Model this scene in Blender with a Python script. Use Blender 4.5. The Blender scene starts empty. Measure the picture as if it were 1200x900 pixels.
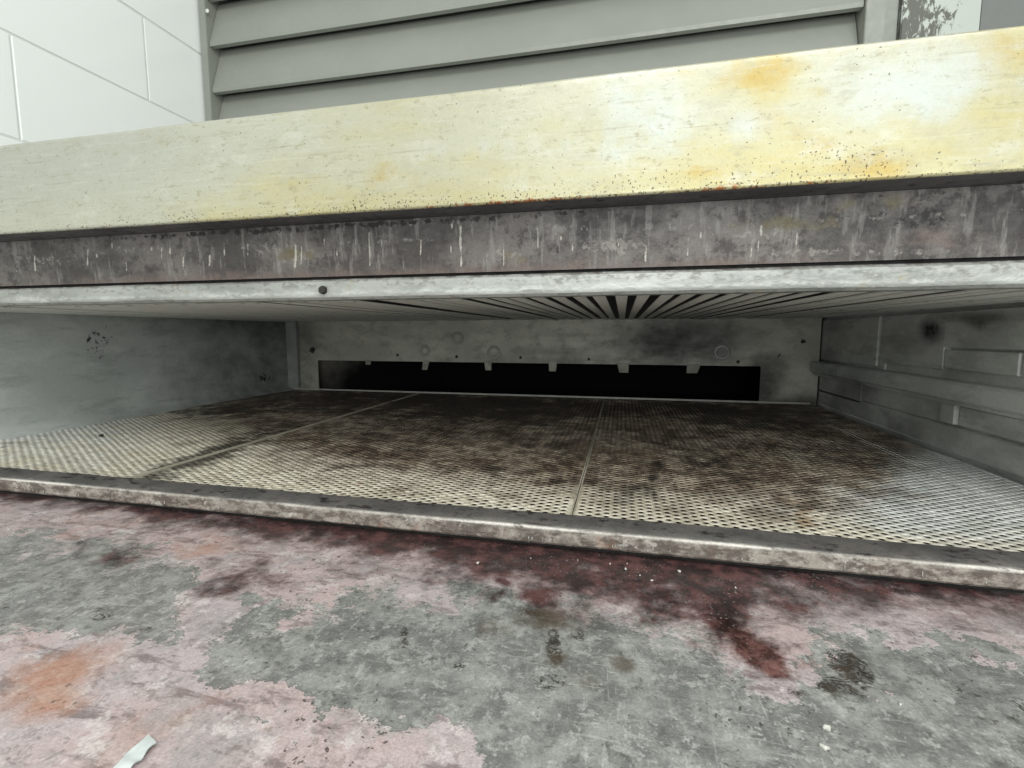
import bpy, bmesh, math, random
import numpy as np
from mathutils import Vector, Matrix
random.seed(7); rng = np.random.default_rng(11)
S = bpy.context.scene
COL = S.collection
Z0 = 1.15                                   # height of the camera above the kitchen floor

# ------------------------------------------------------------------ camera
F, CX, CY = 564.0, 600.0, 450.0             # focal length / centre in photo pixels (1200 x 900)
PITCH = math.atan(59 / 564); YAW = math.atan(130 / 564 * math.cos(PITCH))
cd = bpy.data.cameras.new('camera'); cam = bpy.data.objects.new('camera', cd); COL.objects.link(cam)
cd.sensor_width = 36.0; cd.lens = F / 1200 * 36; cd.clip_start = 0.01; cd.clip_end = 60
cam.location = (0, 0, Z0); cam.rotation_euler = (math.pi / 2 - PITCH, 0, YAW)
S.camera = cam
# ------------------------------------------------------------------ world, lamps, exposure
w = bpy.data.worlds.new('World'); S.world = w; w.use_nodes = True
bg = w.node_tree.nodes['Background']; bg.inputs[0].default_value = (0.93, 0.965, 0.935, 1); bg.inputs[1].default_value = 0.70
def area(name, loc, target, sx, sy, power, col):
    l = bpy.data.lights.new(name, 'AREA'); l.shape = 'RECTANGLE'; l.size = sx; l.size_y = sy; l.energy = power; l.color = col
    o = bpy.data.objects.new(name, l); COL.objects.link(o)
    o.location = Vector(loc) + Vector((0, 0, Z0))
    o.rotation_euler = (Vector(target) - Vector(loc)).to_track_quat('-Z', 'Y').to_euler()
    return o
area('ceiling_lamp', (0.5, -1.2, 1.75), (-0.5, 0.9, 0.2), 2.4, 0.8, 34, (1.0, 1.0, 0.95))
area('low_fill_light', (0.45, -1.7, 0.25), (-0.35, 1.0, -0.05), 2.4, 1.0, 23, (0.96, 1.0, 0.98))  # added low fill behind the camera, brightens the oven inside
area('ceiling_lamp', (0.95, -1.6, 1.05), (0.0, 0.6, 0.0), 0.9, 0.5, 1.5, (0.95, 1.0, 1.0))
S.view_settings.view_transform = 'Standard'; S.view_settings.look = 'None'
S.view_settings.exposure = 0.2; S.view_settings.gamma = 1.0
S.render.engine = 'CYCLES'
S.cycles.max_bounces = 4; S.cycles.diffuse_bounces = 4; S.cycles.glossy_bounces = 2

# ------------------------------------------------------------------ photo pixel <-> place
fw = np.array([-math.sin(YAW) * math.cos(PITCH), math.cos(YAW) * math.cos(PITCH), -math.sin(PITCH)])
rt = np.array([math.cos(YAW), math.sin(YAW), 0.0]); up = np.cross(rt, fw)
def ray(x, y): return fw + rt * (x - CX) / F - up * (y - CY) / F
def onz(x, y, z): d = ray(x, y); return d * (z / d[2])
def ony(x, y, Y): d = ray(x, y); return d * (Y / d[1])
def onx(x, y, X): d = ray(x, y); return d * (X / d[0])
def topx(co):
    zc = np.maximum(co @ fw, 0.05); return CX + F * (co @ rt) / zc, CY - F * (co @ up) / zc

# ------------------------------------------------------------------ numpy noise
def _h(i, j, s):
    n = (i.astype(np.int64) * 374761393 + j.astype(np.int64) * 668265263 + s * 974634777) & 0x7fffffff
    n = ((n ^ (n >> 13)) * 1274126177) & 0x7fffffff
    return ((n ^ (n >> 16)) & 0xffff) / 65535.0
def vnoise(x, y, s=0):
    xi, yi = np.floor(x), np.floor(y); fx, fy = x - xi, y - yi
    fx = fx * fx * (3 - 2 * fx); fy = fy * fy * (3 - 2 * fy)
    a, b, c, d = _h(xi, yi, s), _h(xi + 1, yi, s), _h(xi, yi + 1, s), _h(xi + 1, yi + 1, s)
    return (a * (1 - fx) + b * fx) * (1 - fy) + (c * (1 - fx) + d * fx) * fy
def fbm(x, y, s=0, o=4):
    v = 0; a = .5; t = 0
    for k in range(o):
        v = v + a * vnoise(x, y, s + k * 17); t += a; a *= .5; x = x * 2.03 + 3.1; y = y * 2.03 + 1.7
    return v / t
def blob(px, py, cx, cy, rx, ry, ang=0):
    c, s = math.cos(math.radians(ang)), math.sin(math.radians(ang))
    dx, dy = px - cx, py - cy
    d = np.sqrt(((dx * c + dy * s) / rx) ** 2 + ((-dx * s + dy * c) / ry) ** 2)
    return np.clip(1.25 - d * .75, 0, 1)               # 0.5 on the ellipse, fading over it
def polysd(px, py, P):
    """signed distance in px, positive inside"""
    P = np.array(P, float); n = len(P); d = np.full(px.shape, 1e9); ins = np.zeros(px.shape, bool)
    for i in range(n):
        a, b = P[i], P[(i + 1) % n]; e = b - a
        wx, wy = px - a[0], py - a[1]
        t = np.clip((wx * e[0] + wy * e[1]) / (e @ e), 0, 1)
        d = np.minimum(d, (wx - e[0] * t) ** 2 + (wy - e[1] * t) ** 2)
        cnd = (a[1] > py) != (b[1] > py)
        with np.errstate(divide='ignore', invalid='ignore'):
            xx = (b[0] - a[0]) * (py - a[1]) / (b[1] - a[1]) + a[0]
        ins ^= cnd & (px < xx)
    return np.where(ins, 1, -1) * np.sqrt(d)

# ------------------------------------------------------------------ mesh helpers (all coordinates are relative to the camera)
def link(name, me, mat, parent=None, loc=None, smooth=False):
    o = bpy.data.objects.new(name, me); COL.objects.link(o)
    if mat and not me.materials: me.materials.append(mat)
    if parent is None: o.location = (0, 0, Z0)
    else:
        o.parent = parent
        o.location = (-Vector(parent['_r']) if '_r' in parent else Vector((0, 0, 0)))
    if loc is not None: o.location = o.location + Vector(loc)
    if smooth:
        me.shade_smooth()
        if smooth == 'sharp': me.set_sharp_from_angle(angle=math.radians(20))
    return o
def root(name, base, label, cat, group=None):
    o = bpy.data.objects.new(name, None); COL.objects.link(o); o.empty_display_size = .05
    o.location = Vector(base) + Vector((0, 0, Z0)); o['_r'] = tuple(base)
    return tag(o, label, cat, group)
def tag(o, label, cat=None, group=None, kind=None):
    o['label'] = label
    if cat: o['category'] = cat
    if group: o['group'] = group
    if kind: o['kind'] = kind
    return o
def pymesh(name, v, f):
    me = bpy.data.meshes.new(name); me.from_pydata([tuple(p) for p in v], [], f); me.update(); return me
def grid(name, A, B, fn):
    """A x B grid, fn(a,b)->(x,y,z) arrays"""
    a, b = np.meshgrid(A, B, indexing='ij'); co = np.stack(fn(a, b), -1).reshape(-1, 3)
    na, nb = len(A), len(B); i = np.arange(na * nb).reshape(na, nb)
    q = np.stack([i[:-1, :-1], i[1:, :-1], i[1:, 1:], i[:-1, 1:]], -1).reshape(-1, 4)
    return npmesh(name, co, q)
def npmesh(name, co, q):
    me = bpy.data.meshes.new(name); me.vertices.add(len(co)); me.vertices.foreach_set('co', co.astype(np.float32).ravel())
    me.loops.add(q.size); me.loops.foreach_set('vertex_index', q.astype(np.int32).ravel())
    me.polygons.add(len(q)); me.polygons.foreach_set('loop_start', np.arange(0, q.size, 4, dtype=np.int32))
    me.update(calc_edges=True); me.validate(); return me
def coords(me):
    c = np.empty(len(me.vertices) * 3, np.float32); me.vertices.foreach_get('co', c); return c.reshape(-1, 3).astype(float)
def attr(me, name, chans):
    n = len(me.vertices); d = np.zeros((n, 4), np.float32)
    for i, c in enumerate(chans): d[:, i] = c
    a = me.color_attributes.new(name, 'FLOAT_COLOR', 'POINT'); a.data.foreach_set('color', d.ravel())
def box(bm, x0, x1, y0, y1, z0, z1):
    m = Matrix.Translation(((x0 + x1) / 2, (y0 + y1) / 2, (z0 + z1) / 2)) @ Matrix.Diagonal((x1 - x0, y1 - y0, z1 - z0, 1))
    return bmesh.ops.create_cube(bm, size=1, matrix=m)
def boxes(name, L, mat, parent=None, bev=0.0, loc=None):
    bm = bmesh.new()
    for b in L: box(bm, *b)
    if bev: bmesh.ops.bevel(bm, geom=bm.edges[:], offset=bev, segments=2, affect='EDGES', clamp_overlap=True)
    me = bpy.data.meshes.new(name); bm.to_mesh(me); bm.free()
    return link(name, me, mat, parent, loc)
def sweepx(name, prof, x0, x1, n, mat, parent, wob=0.0, seed=0, closed=True, smooth=True):
    """profile of (y,z) points swept along x, with a little waviness"""
    X = np.linspace(x0, x1, n); P = np.array(prof); m = len(P)
    co = np.zeros((n, m, 3)); co[:, :, 0] = X[:, None]
    co[:, :, 1] = P[None, :, 0]; co[:, :, 2] = P[None, :, 1]
    if wob:
        jj = np.arange(m)[None, :] * 1.7
        co[:, :, 1] += wob * (fbm(X[:, None] * 9 + 0 * jj, jj * .12 + 3, seed) - .5)
        co[:, :, 2] += wob * (fbm(X[:, None] * 11 + 0 * jj, jj * .12 + 9, seed + 5) - .5)
    i = np.arange(n * m).reshape(n, m); j = np.roll(i, -1, 1)
    if closed: q = np.stack([i[:-1], i[1:], j[1:], j[:-1]], -1).reshape(-1, 4)
    else: q = np.stack([i[:-1, :-1], i[1:, :-1], i[1:, 1:], i[:-1, 1:]], -1).reshape(-1, 4)
    me = npmesh(name, co.reshape(-1, 3), q)
    return link(name, me, mat, parent, smooth=smooth)

# ------------------------------------------------------------------ material helpers
class MT:
    def __init__(s, name, rough=.5, metal=0.0, spec=.5):
        s.m = bpy.data.materials.new(name); s.m.use_nodes = True; s.t = s.m.node_tree; s.N = s.t.nodes; s.L = s.t.links
        s.b = s.N['Principled BSDF']; s.b.inputs['Roughness'].default_value = rough; s.b.inputs['Metallic'].default_value = metal
        s.b.inputs['Specular IOR Level'].default_value = spec
        s.tc = s.N.new('ShaderNodeTexCoord').outputs['Object']; s._a = {}
    def n(s, typ, **k):
        o = s.N.new(typ)
        for a, v in k.items(): setattr(o, a, v)
        return o
    def vec(s, scale=(1, 1, 1), rot=(0, 0, 0), loc=(0, 0, 0)):
        o = s.n('ShaderNodeMapping'); o.inputs['Scale'].default_value = scale; o.inputs['Rotation'].default_value = rot; o.inputs['Location'].default_value = loc
        s.L.new(s.tc, o.inputs[0]); return o.outputs[0]
    def noise(s, scale, detail=4, rough=.55, vec=None, dist=0.0):
        o = s.n('ShaderNodeTexNoise'); o.inputs['Scale'].default_value = scale; o.inputs['Detail'].default_value = max(1, min(detail, math.log2(1000 / scale)))
        o.inputs['Roughness'].default_value = rough; o.inputs['Distortion'].default_value = dist
        s.L.new(vec or s.tc, o.inputs['Vector']); return o.outputs[0]
    def ramp(s, f, lo, hi, a=0.0, b=1.0):
        o = s.n('ShaderNodeMapRange', interpolation_type='SMOOTHSTEP'); o.inputs[1].default_value = lo; o.inputs[2].default_value = hi
        o.inputs[3].default_value = a; o.inputs[4].default_value = b
        s.L.new(f, o.inputs[0]); return o.outputs[0]
    def math(s, op, a, b=None, c=None):
        o = s.n('ShaderNodeMath', operation=op)
        for i, v in enumerate((a, b, c)):
            if v is None: continue
            if isinstance(v, (int, float)): o.inputs[i].default_value = v
            else: s.L.new(v, o.inputs[i])
        return o.outputs[0]
    def ch(s, att, i):
        if att not in s._a:
            a = s.n('ShaderNodeAttribute', attribute_name=att); sp = s.n('ShaderNodeSeparateColor'); s.L.new(a.outputs['Color'], sp.inputs[0])
            s._a[att] = [sp.outputs[0], sp.outputs[1], sp.outputs[2], a.outputs['Alpha']]
        return s._a[att][i]
    def mix(s, f, a, b, blend='MIX'):
        o = s.n('ShaderNodeMix', data_type='RGBA', blend_type=blend)
        for sock, v in ((o.inputs[0], f), (o.inputs[6], a), (o.inputs[7], b)):
            if isinstance(v, (int, float)): sock.default_value = v
            elif isinstance(v, tuple): sock.default_value = (*v, 1)
            else: s.L.new(v, sock)
        return o.outputs[2]
    def mask(s, att, i, scale, amp, lo=.45, hi=.55, detail=5, vec=None):
        nz = s.noise(scale, detail + 3, .68, vec); c = s.ch(att, i)
        win = s.ramp(c, 0.0, .3)                                   # no noise where there is no stain at all
        return s.ramp(s.math('ADD', c, s.math('MULTIPLY', s.math('MULTIPLY', s.math('SUBTRACT', nz, .5), amp * 2.1), win)), lo, hi)
    def out(s, col=None, rough=None, bump=None, bs=.2, bd=.001, metal=None, grain=0.0):
        if grain:
            g = s.math('ADD', s.math('MULTIPLY', s.noise(620, 2, .6), .6), s.math('MULTIPLY', s.noise(170, 4, .7, s.vec(loc=(8, 8, 8))), .4))
            col = s.mix(1.0, col, s.ramp(g, .36, .64, 1 - grain, 1 + grain), 'MULTIPLY')
        if col is not None:
            if isinstance(col, tuple): s.b.inputs['Base Color'].default_value = (*col, 1)
            else: s.L.new(col, s.b.inputs['Base Color'])
        if rough is not None: s.L.new(rough, s.b.inputs['Roughness'])
        if metal is not None: s.L.new(metal, s.b.inputs['Metallic'])
        if bump is not None:
            o = s.n('ShaderNodeBump'); o.inputs['Strength'].default_value = bs; o.inputs['Distance'].default_value = bd
            s.L.new(bump, o.inputs['Height']); s.L.new(o.outputs[0], s.b.inputs['Normal'])
        return s.m

def m_simple(name, c1, c2, scale, rough=.55, metal=0., c3=None, s3=60, stretch=(1, 1, 1), bs=.15):
    t = MT(name, rough, metal); n1 = t.noise(scale, 5, .6, t.vec(stretch)); c = t.mix(t.ramp(n1, .3, .7), c1, c2)
    n2 = t.noise(s3, 6, .65)
    if c3: c = t.mix(t.ramp(n2, .56, .7), c, c3)
    return t.out(c, t.ramp(n2, .3, .7, rough - .1, rough + .12), n2, bs)

# apron (scorched shelf)
def m_apron():
    t = MT('scorched_shelf_steel', .5, 0.0, .4)
    big, mid, fine = t.noise(7, 6, .65), t.noise(38, 8, .7), t.noise(260, 5, .65)
    cloud = t.noise(17, 8, .72, t.vec(loc=(4, 2, 0)))
    streak = t.noise(24, 8, .7, t.vec((1, 3.0, 1), (0, 0, math.radians(-36))), .4)
    scr = t.noise(330, 2, .5, t.vec((.10, 1, 1), (0, 0, math.radians(35)))); scr2 = t.noise(290, 2, .5, t.vec((1, .13, 1), (0, 0, math.radians(22))))
    pink = t.mix(t.ramp(big, .40, .60), (.52, .45, .465), (.53, .42, .415))
    pink = t.mix(t.ramp(cloud, .46, .62, 0, .8), pink, (.38, .35, .355))
    pink = t.mix(t.ramp(streak, .50, .64, 0, .8), pink, (.21, .165, .165))
    pink = t.mix(t.ramp(mid, .53, .63, 0, .75), pink, (.66, .60, .60))
    pink = t.mix(t.ramp(t.noise(120, 6, .7, t.vec(loc=(1, 7, 0))), .55, .64, 0, .5), pink, (.24, .20, .19))
    grey = t.mix(t.ramp(mid, .40, .60), (.165, .173, .165), (.31, .32, .303))
    grey = t.mix(t.ramp(cloud, .48, .66, 0, .5), grey, (.12, .127, .12))
    grey = t.mix(t.ramp(streak, .52, .66, 0, .5), grey, (.34, .355, .335))
    grey = t.mix(t.ramp(t.noise(95, 8, .78), .54, .63, 0, .6), grey, (.46, .475, .45))
    grey = t.mix(t.ramp(t.noise(70, 8, .75, t.vec(loc=(9, 3, 0))), .57, .66, 0, .6), grey, (.075, .078, .07))
    sc = t.math('MAXIMUM', t.ramp(scr, .62, .70), t.ramp(scr2, .63, .71))
    sc = t.math('MULTIPLY', sc, t.ramp(t.noise(14, 3), .42, .60))
    grey = t.mix(t.math('MULTIPLY', sc, .32), grey, (.60, .62, .59))
    c = t.mix(t.math('MULTIPLY', t.mask('a1', 2, 16, .6, .15, .95), .8), pink, t.mix(t.ramp(mid, .4, .6), (.42, .19, .115), (.47, .28, .20)))
    edge = t.math('ADD', t.ch('a1', 0), t.math('ADD', t.math('MULTIPLY', t.math('SUBTRACT', t.noise(22, 10, .80), .5), 2.5), t.math('MULTIPLY', t.math('SUBTRACT', t.noise(95, 6, .75, t.vec(loc=(6, 1, 0))), .5), .9)))
    soft = t.ramp(t.noise(6, 3, .5, t.vec(loc=(2, 2, 0))), .40, .56, .05, .42)
    gm0 = t.ramp(t.math('DIVIDE', t.math('SUBTRACT', edge, .5), soft), -.5, .5)
    gm = t.math('MULTIPLY', gm0, t.math('SUBTRACT', 1.0, t.math('MULTIPLY', t.ch('a2', 1), t.ramp(cloud, .42, .6, .25, .8))))
    rim = t.math('MULTIPLY', t.ramp(edge, .43, .49), t.ramp(edge, .56, .50))
    c = t.mix(t.math('MULTIPLY', gm, .93), c, grey)
    c = t.mix(t.math('MULTIPLY', rim, .30), c, (.56, .52, .50))
    c = t.mix(t.math('MULTIPLY', t.math('MULTIPLY', t.ramp(edge, .495, .51), t.ramp(edge, .56, .52)), t.ramp(soft, .12, .04, 0, .6)), c, (.07, .066, .06))
    c = t.mix(t.mask('a1', 3, 45, .9, .30, .9), c, t.mix(t.ramp(mid, .42, .6), (.055, .025, .022), (.20, .095, .085)))
    c = t.mix(t.math('MULTIPLY', t.mask('a1', 1, 26, .8, .14, .85, 8), .95), c, t.mix(t.ramp(mid, .42, .62), (.020, .010, .010), (.105, .040, .038)))
    vein = t.math('ABSOLUTE', t.math('SUBTRACT', t.noise(75, 7, .7, t.vec((1, 1.5, 1), (0, 0, .5), (2, 5, 0)), .8), .5))
    blk = t.math('MAXIMUM', t.math('MULTIPLY', t.mask('a2', 0, 60, .8, .25, .6, 6), t.ramp(vein, .075, .012)), t.mask('a2', 0, 70, 1.0, .52, .95, 6))
    c = t.mix(t.math('MULTIPLY', blk, .9), c, (.026, .020, .016))
    c = t.mix(t.math('MULTIPLY', t.mask('a2', 2, 70, .7, .25, .9), .75), c, (.085, .065, .045))
    spk = t.math('MULTIPLY', t.ramp(t.noise(380, 3, .5), .66, .72), t.ramp(t.noise(16, 3), .42, .6))
    c = t.mix(t.math('MULTIPLY', spk, .35), c, (.62, .60, .58))
    dsp = t.math('MULTIPLY', t.ramp(t.noise(200, 5, .6, t.vec(loc=(3, 1, 0))), .63, .69), t.ramp(t.noise(9, 4), .45, .58))
    c = t.mix(t.math('MULTIPLY', dsp, .8), c, (.05, .04, .035))
    r = t.math('ADD', t.ramp(mid, .3, .7, .27, .46), t.math('MULTIPLY', gm, -.04))
    h = t.math('ADD', t.math('MULTIPLY', gm, -.5), t.math('ADD', mid, t.math('MULTIPLY', fine, .5)))
    return t.out(c, r, h, .45, .0014, grain=.11)
# yellowed steel fascia
def m_fascia():
    t = MT('heat_yellowed_steel', .40, .35, .4)
    h1 = t.noise(9, 8, .7, t.vec((.5, 1, 1.6))); h2 = t.noise(30, 8, .76, t.vec((.6, 1, 1.2))); f = t.noise(160, 5, .6)
    cl = t.noise(22, 8, .72, t.vec((.7, 1, 1), loc=(3, 0, 1)))
    c = t.mix(t.ch('a1', 1), (.455, .45, .35), (.37, .38, .335))                      # greyer towards the left end
    yel = t.math('ADD', t.ch('a1', 0), t.math('MULTIPLY', t.math('SUBTRACT', h1, .5), 1.6))
    c = t.mix(t.ramp(yel, .2, .95), c, (.455, .41, .215))
    c = t.mix(t.math('MULTIPLY', t.mask('a1', 3, 20, .8, .25, .95), .85), c, (.42, .305, .085))                # ochre
    c = t.mix(t.math('MULTIPLY', t.mask('a1', 2, 20, 1.2, .15, 1.05), .85), c, (.48, .515, .49))   # pale lamp reflections painted into the colour
    c = t.mix(t.ramp(h2, .48, .64, 0, .35), c, (.36, .35, .27))
    c = t.mix(t.ramp(cl, .54, .66, 0, .4), c, (.53, .53, .46))
    c = t.mix(t.ramp(t.noise(80, 8, .78, t.vec((.45, 1, 1))), .56, .68, 0, .4), c, (.30, .28, .19))
    c = t.mix(t.ramp(t.noise(260, 4, .6, t.vec((.06, 1, 1))), .56, .66, 0, .14), c, (.60, .60, .55))   # brushing
    sx = t.math('MULTIPLY', t.ramp(t.noise(300, 2, .5, t.vec((.035, 1, 1), (0, .05, 0))), .62, .70), t.ramp(t.noise(12, 4), .44, .6))
    c = t.mix(t.math('MULTIPLY', sx, .4), c, (.27, .25, .18))
    c = t.mix(t.ramp(t.noise(150, 6, .75, t.vec((.5, 1, 1), loc=(2, 9, 4))), .60, .68, 0, .45), c, (.25, .215, .12))
    c = t.mix(t.mask('a2', 0, 90, 1.0, .42, .85), c, (.33, .12, .04))                  # rust along the bottom edge
    spn = t.noise(420, 3, .5); spn2 = t.noise(210, 4, .6, t.vec(loc=(5, 2, 1)))
    sp = t.ramp(t.math('ADD', spn, t.math('MULTIPLY', t.ch('a2', 1), .155)), .735, .775)
    sp = t.math('MAXIMUM', sp, t.ramp(t.math('ADD', spn2, t.math('MULTIPLY', t.ch('a2', 1), .09)), .73, .77))
    c = t.mix(t.math('MULTIPLY', sp, .85), c, (.06, .04, .025))
    return t.out(c, t.ramp(h2, .3, .7, .30, .46), f, .2, .0008, grain=.03)
# grimy header with pale drips
def m_header():
    t = MT('grimy_header_steel', .5, .1, .4)
    a = t.noise(16, 8, .7, t.vec((.6, 1, 1))); b = t.noise(60, 8, .74); v = t.noise(110, 6, .65, t.vec((1, 1, .15)))
    c = t.mix(t.ramp(a, .40, .60), (.058, .051, .048), (.135, .121, .114))
    c = t.mix(t.ramp(b, .50, .62, 0, .7), c, (.04, .035, .034))
    c = t.mix(t.ramp(v, .54, .66, 0, .45), c, (.25, .235, .22))
    c = t.mix(t.math('MULTIPLY', t.mask('a1', 1, 40, .8, .3, .95), .8), c, (.135, .098, .088))   # reddish lower edge
    c = t.mix(t.math('MULTIPLY', t.mask('a1', 2, 120, 1.7, .50, 1.0), .5), c, (.33, .31, .285))  # chalky scale
    c = t.mix(t.mask('a1', 3, 40, 1.0, .35, .9), c, (.13, .108, .065))
    c = t.mix(t.math('MULTIPLY', t.mask('a1', 0, 160, .9, .35, .85), .8), c, (.46, .44, .39))   # drips
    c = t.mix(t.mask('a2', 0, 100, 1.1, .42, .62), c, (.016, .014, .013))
    return t.out(c, t.ramp(b, .3, .7, .36, .6), b, .45, .0012, grain=.12)
def m_frame():
    t = MT('scuffed_bright_steel', .42, .3, .5)
    b = t.noise(150, 8, .75, t.vec((.5, 1, 1))); a = t.noise(12, 7, .68, t.vec((.4, 1, 1))); d = t.noise(40, 6, .7, t.vec((.3, 1, 1)))
    c = t.mix(t.ramp(a, .40, .60), (.27, .28, .265), (.38, .39, .37))
    c = t.mix(t.ramp(b, .5, .64, 0, .6), c, (.16, .16, .15))
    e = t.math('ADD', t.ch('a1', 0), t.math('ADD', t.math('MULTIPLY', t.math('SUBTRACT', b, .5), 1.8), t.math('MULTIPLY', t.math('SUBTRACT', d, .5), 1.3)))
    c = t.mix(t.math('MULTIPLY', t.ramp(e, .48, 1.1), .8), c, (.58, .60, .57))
    c = t.mix(t.mask('a1', 1, 60, .7, .35, .85), c, (.12, .105, .10))
    c = t.mix(t.ramp(t.noise(25, 6, .7), .60, .70, 0, .6), c, (.33, .26, .15))
    return t.out(c, t.ramp(b, .3, .7, .3, .55), b, .5, .0012)
def m_sill():
    t = MT('worn_sill_steel', .55, .05, .35)
    b = t.noise(70, 9, .75, t.vec((.5, 1, 1))); a = t.noise(14, 8, .72)
    top = t.mix(t.ramp(a, .35, .65), (.075, .073, .072), (.135, .125, .117))
    top = t.mix(t.ramp(b, .53, .64), top, (.025, .022, .022))
    face = t.mix(t.ramp(b, .40, .60), (.12, .10, .086), (.33, .295, .262))
    face = t.mix(t.ramp(t.noise(45, 5, .7, t.vec((1, 1, .3))), .56, .68, 0, .7), face, (.16, .12, .10))
    face = t.mix(t.ramp(t.noise(13, 6, .7), .55, .68, 0, .55), face, (.27, .12, .07))
    face = t.mix(t.ramp(t.noise(7, 7, .75, t.vec(loc=(3, 3, 3))), .50, .62, 0, .7), face, (.095, .075, .066))
    face = t.mix(t.ramp(t.noise(55, 6, .75, t.vec((.6, 1, 1), loc=(7, 3, 3))), .57, .66, 0, .7), face, (.50, .47, .43))
    c = t.mix(t.ch('a1', 0), top, face)
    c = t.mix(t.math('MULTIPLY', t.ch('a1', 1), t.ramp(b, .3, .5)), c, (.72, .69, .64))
    c = t.mix(t.mask('a1', 2, 120, .5, .45, .6), c, (.85, .83, .78))
    return t.out(c, t.ramp(b, .3, .7, .45, .65), b, .6, .0014, grain=.14)
def m_plate():
    t = MT('stained_perforated_steel', .5, .1, .4)
    a = t.noise(9, 8, .7); b = t.noise(45, 8, .74); f = t.noise(200, 5, .65)
    c = t.mix(t.ramp(b, .40, .60), (.66, .605, .475), (.86, .805, .675))
    c = t.mix(t.mask('a1', 1, 14, .6, .15, .9), c, t.mix(t.ramp(b, .40, .60), (.60, .625, .605), (.80, .82, .795)))   # cool clean steel
    c = t.mix(t.mask('a1', 0, 15, .8, .15, 1.05, 7), c, t.mix(t.ramp(a, .42, .58), t.mix(t.ramp(b, .42, .60), (.080, .058, .043), (.27, .205, .150)), t.mix(t.ramp(b, .42, .60), (.19, .148, .112), (.50, .42, .325))))  # baked brown grease
    c = t.mix(t.math('MULTIPLY', t.mask('a1', 2, 30, .9, .25, .95, 7), .9), c, (.030, .024, .02))                # black soot
    c = t.mix(t.math('MULTIPLY', t.mask('a1', 3, 40, .8, .3, .95), .7), c, (.30, .165, .07))
    c = t.mix(t.ramp(f, .56, .66, 0, .5), c, (.12, .095, .07))
    return t.out(c, t.ramp(b, .3, .7, .40, .62), b, .3, .0008, grain=.1)
def m_wallpaint():
    t = MT('glazed_white_tile', .16, 0, .5); a = t.noise(3, 4)
    return t.out(t.mix(t.ramp(a, .3, .7), (.89, .925, .905), (.91, .94, .92)), None, t.noise(6, 3), .06, .002)
def m_soot_shade(name, c1, c2, soot_shade, zs=1.0):
    t = MT(name, .5, .1, .4); a = t.noise(6, 6, .65, t.vec((1, 1, 2.0 * zs))); b = t.noise(18, 7, .7, t.vec((1, .4, 1.6))); f = t.noise(150, 4)
    c = t.mix(t.ramp(a, .40, .60), c1, c2); c = t.mix(t.ramp(b, .50, .64, 0, .45), c, tuple(x * .6 for x in c1))
    c = t.mix(t.math('MULTIPLY', t.mask('a1', 0, 12, .35, .15, .95), .92), c, soot_shade)
    c = t.mix(t.mask('a1', 1, 60, .8, .5, .72), c, (.02, .02, .02))
    return t.out(c, t.ramp(b, .3, .7, .38, .6), f, .25, .0008, grain=.05)
M = dict(
    apron=m_apron(), fascia=m_fascia(), header=m_header(), frame=m_frame(), sill=m_sill(), plate=m_plate(), tile=m_wallpaint(),
    grout=m_simple('pale_grout', (.66, .70, .67), (.72, .76, .73), 20, .8),
    rib=m_simple('galvanised_rib_steel', (.76, .77, .73), (.84, .85, .81), 11, .48, .05, (.45, .44, .41), 40, (1, .35, 1)),
    ceil=m_simple('dark_ceiling_steel', (.10, .098, .09), (.14, .137, .126), 8, .8),
    leftw=m_soot_shade('smoked_shaded_side_steel', (.50, .535, .515), (.60, .635, .61), (.055, .057, .055)),
    rightw=m_soot_shade('dusty_side_steel', (.50, .51, .485), (.68, .69, .66), (.06, .06, .058)),
    back=m_soot_shade('smoked_back_steel', (.36, .355, .305), (.47, .46, .40), (.02, .018, .015)),
    scale=m_simple('pale_heat_ring_scale', (.30, .30, .27), (.40, .39, .36), 40, .6),
    plenum=m_simple('near_black_steel', (.004, .004, .004), (.009, .008, .008), 10, .8),
    under=m_simple('greasy_dark_steel', (.012, .010, .008), (.03, .024, .02), 14, .55),
    fold=m_simple('dark_underside_steel', (.055, .055, .06), (.12, .115, .115), 18, .45, .1, (.02, .018, .016), 60, (.5, 1, 1)),  # dark tone for the folded underside of the front panel
    casing=m_simple('oven_casing_steel', (.40, .41, .39), (.48, .49, .46), 5, .4, .4),
    louver=m_simple('grey_painted_metal', (.252, .266, .236), (.282, .297, .265), 3, .42),
    louver_dark=m_simple('dark_grey_painted_metal', (.15, .16, .152), (.18, .19, .18), 3, .5),
    screw=m_simple('bright_screw_steel', (.60, .61, .58), (.72, .73, .70), 30, .35, .4),
    cream=m_simple('greasy_cream_steel', (.40, .37, .29), (.58, .55, .45), 30, .5, .1, (.12, .09, .06), 25),
    post=m_simple('dull_post_steel', (.20, .21, .20), (.28, .29, .275), 14, .6),
    black=m_simple('burnt_black_crust', (.012, .011, .010), (.028, .024, .02), 60, .7),
    paper=m_simple('pale_paper', (.55, .60, .60), (.70, .75, .745), 90, .7),
    crumb=m_simple('pale_crumb', (.50, .49, .45), (.66, .645, .60), 300, .7),
)
def m_baffle():
    t = MT('graded_baffle_steel', .8, 0, .1)
    return t.out(t.mix(t.mask('a1', 0, 9, .4, .35, 1.15), (.15, .14, .12), (.003, .003, .003)))  # grey at the upper left, grading to near black
M['baffle'] = m_baffle()
M['railm'] = m_soot_shade('pale_rail_steel', (.58, .60, .575), (.72, .74, .71), (.10, .10, .095))
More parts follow.
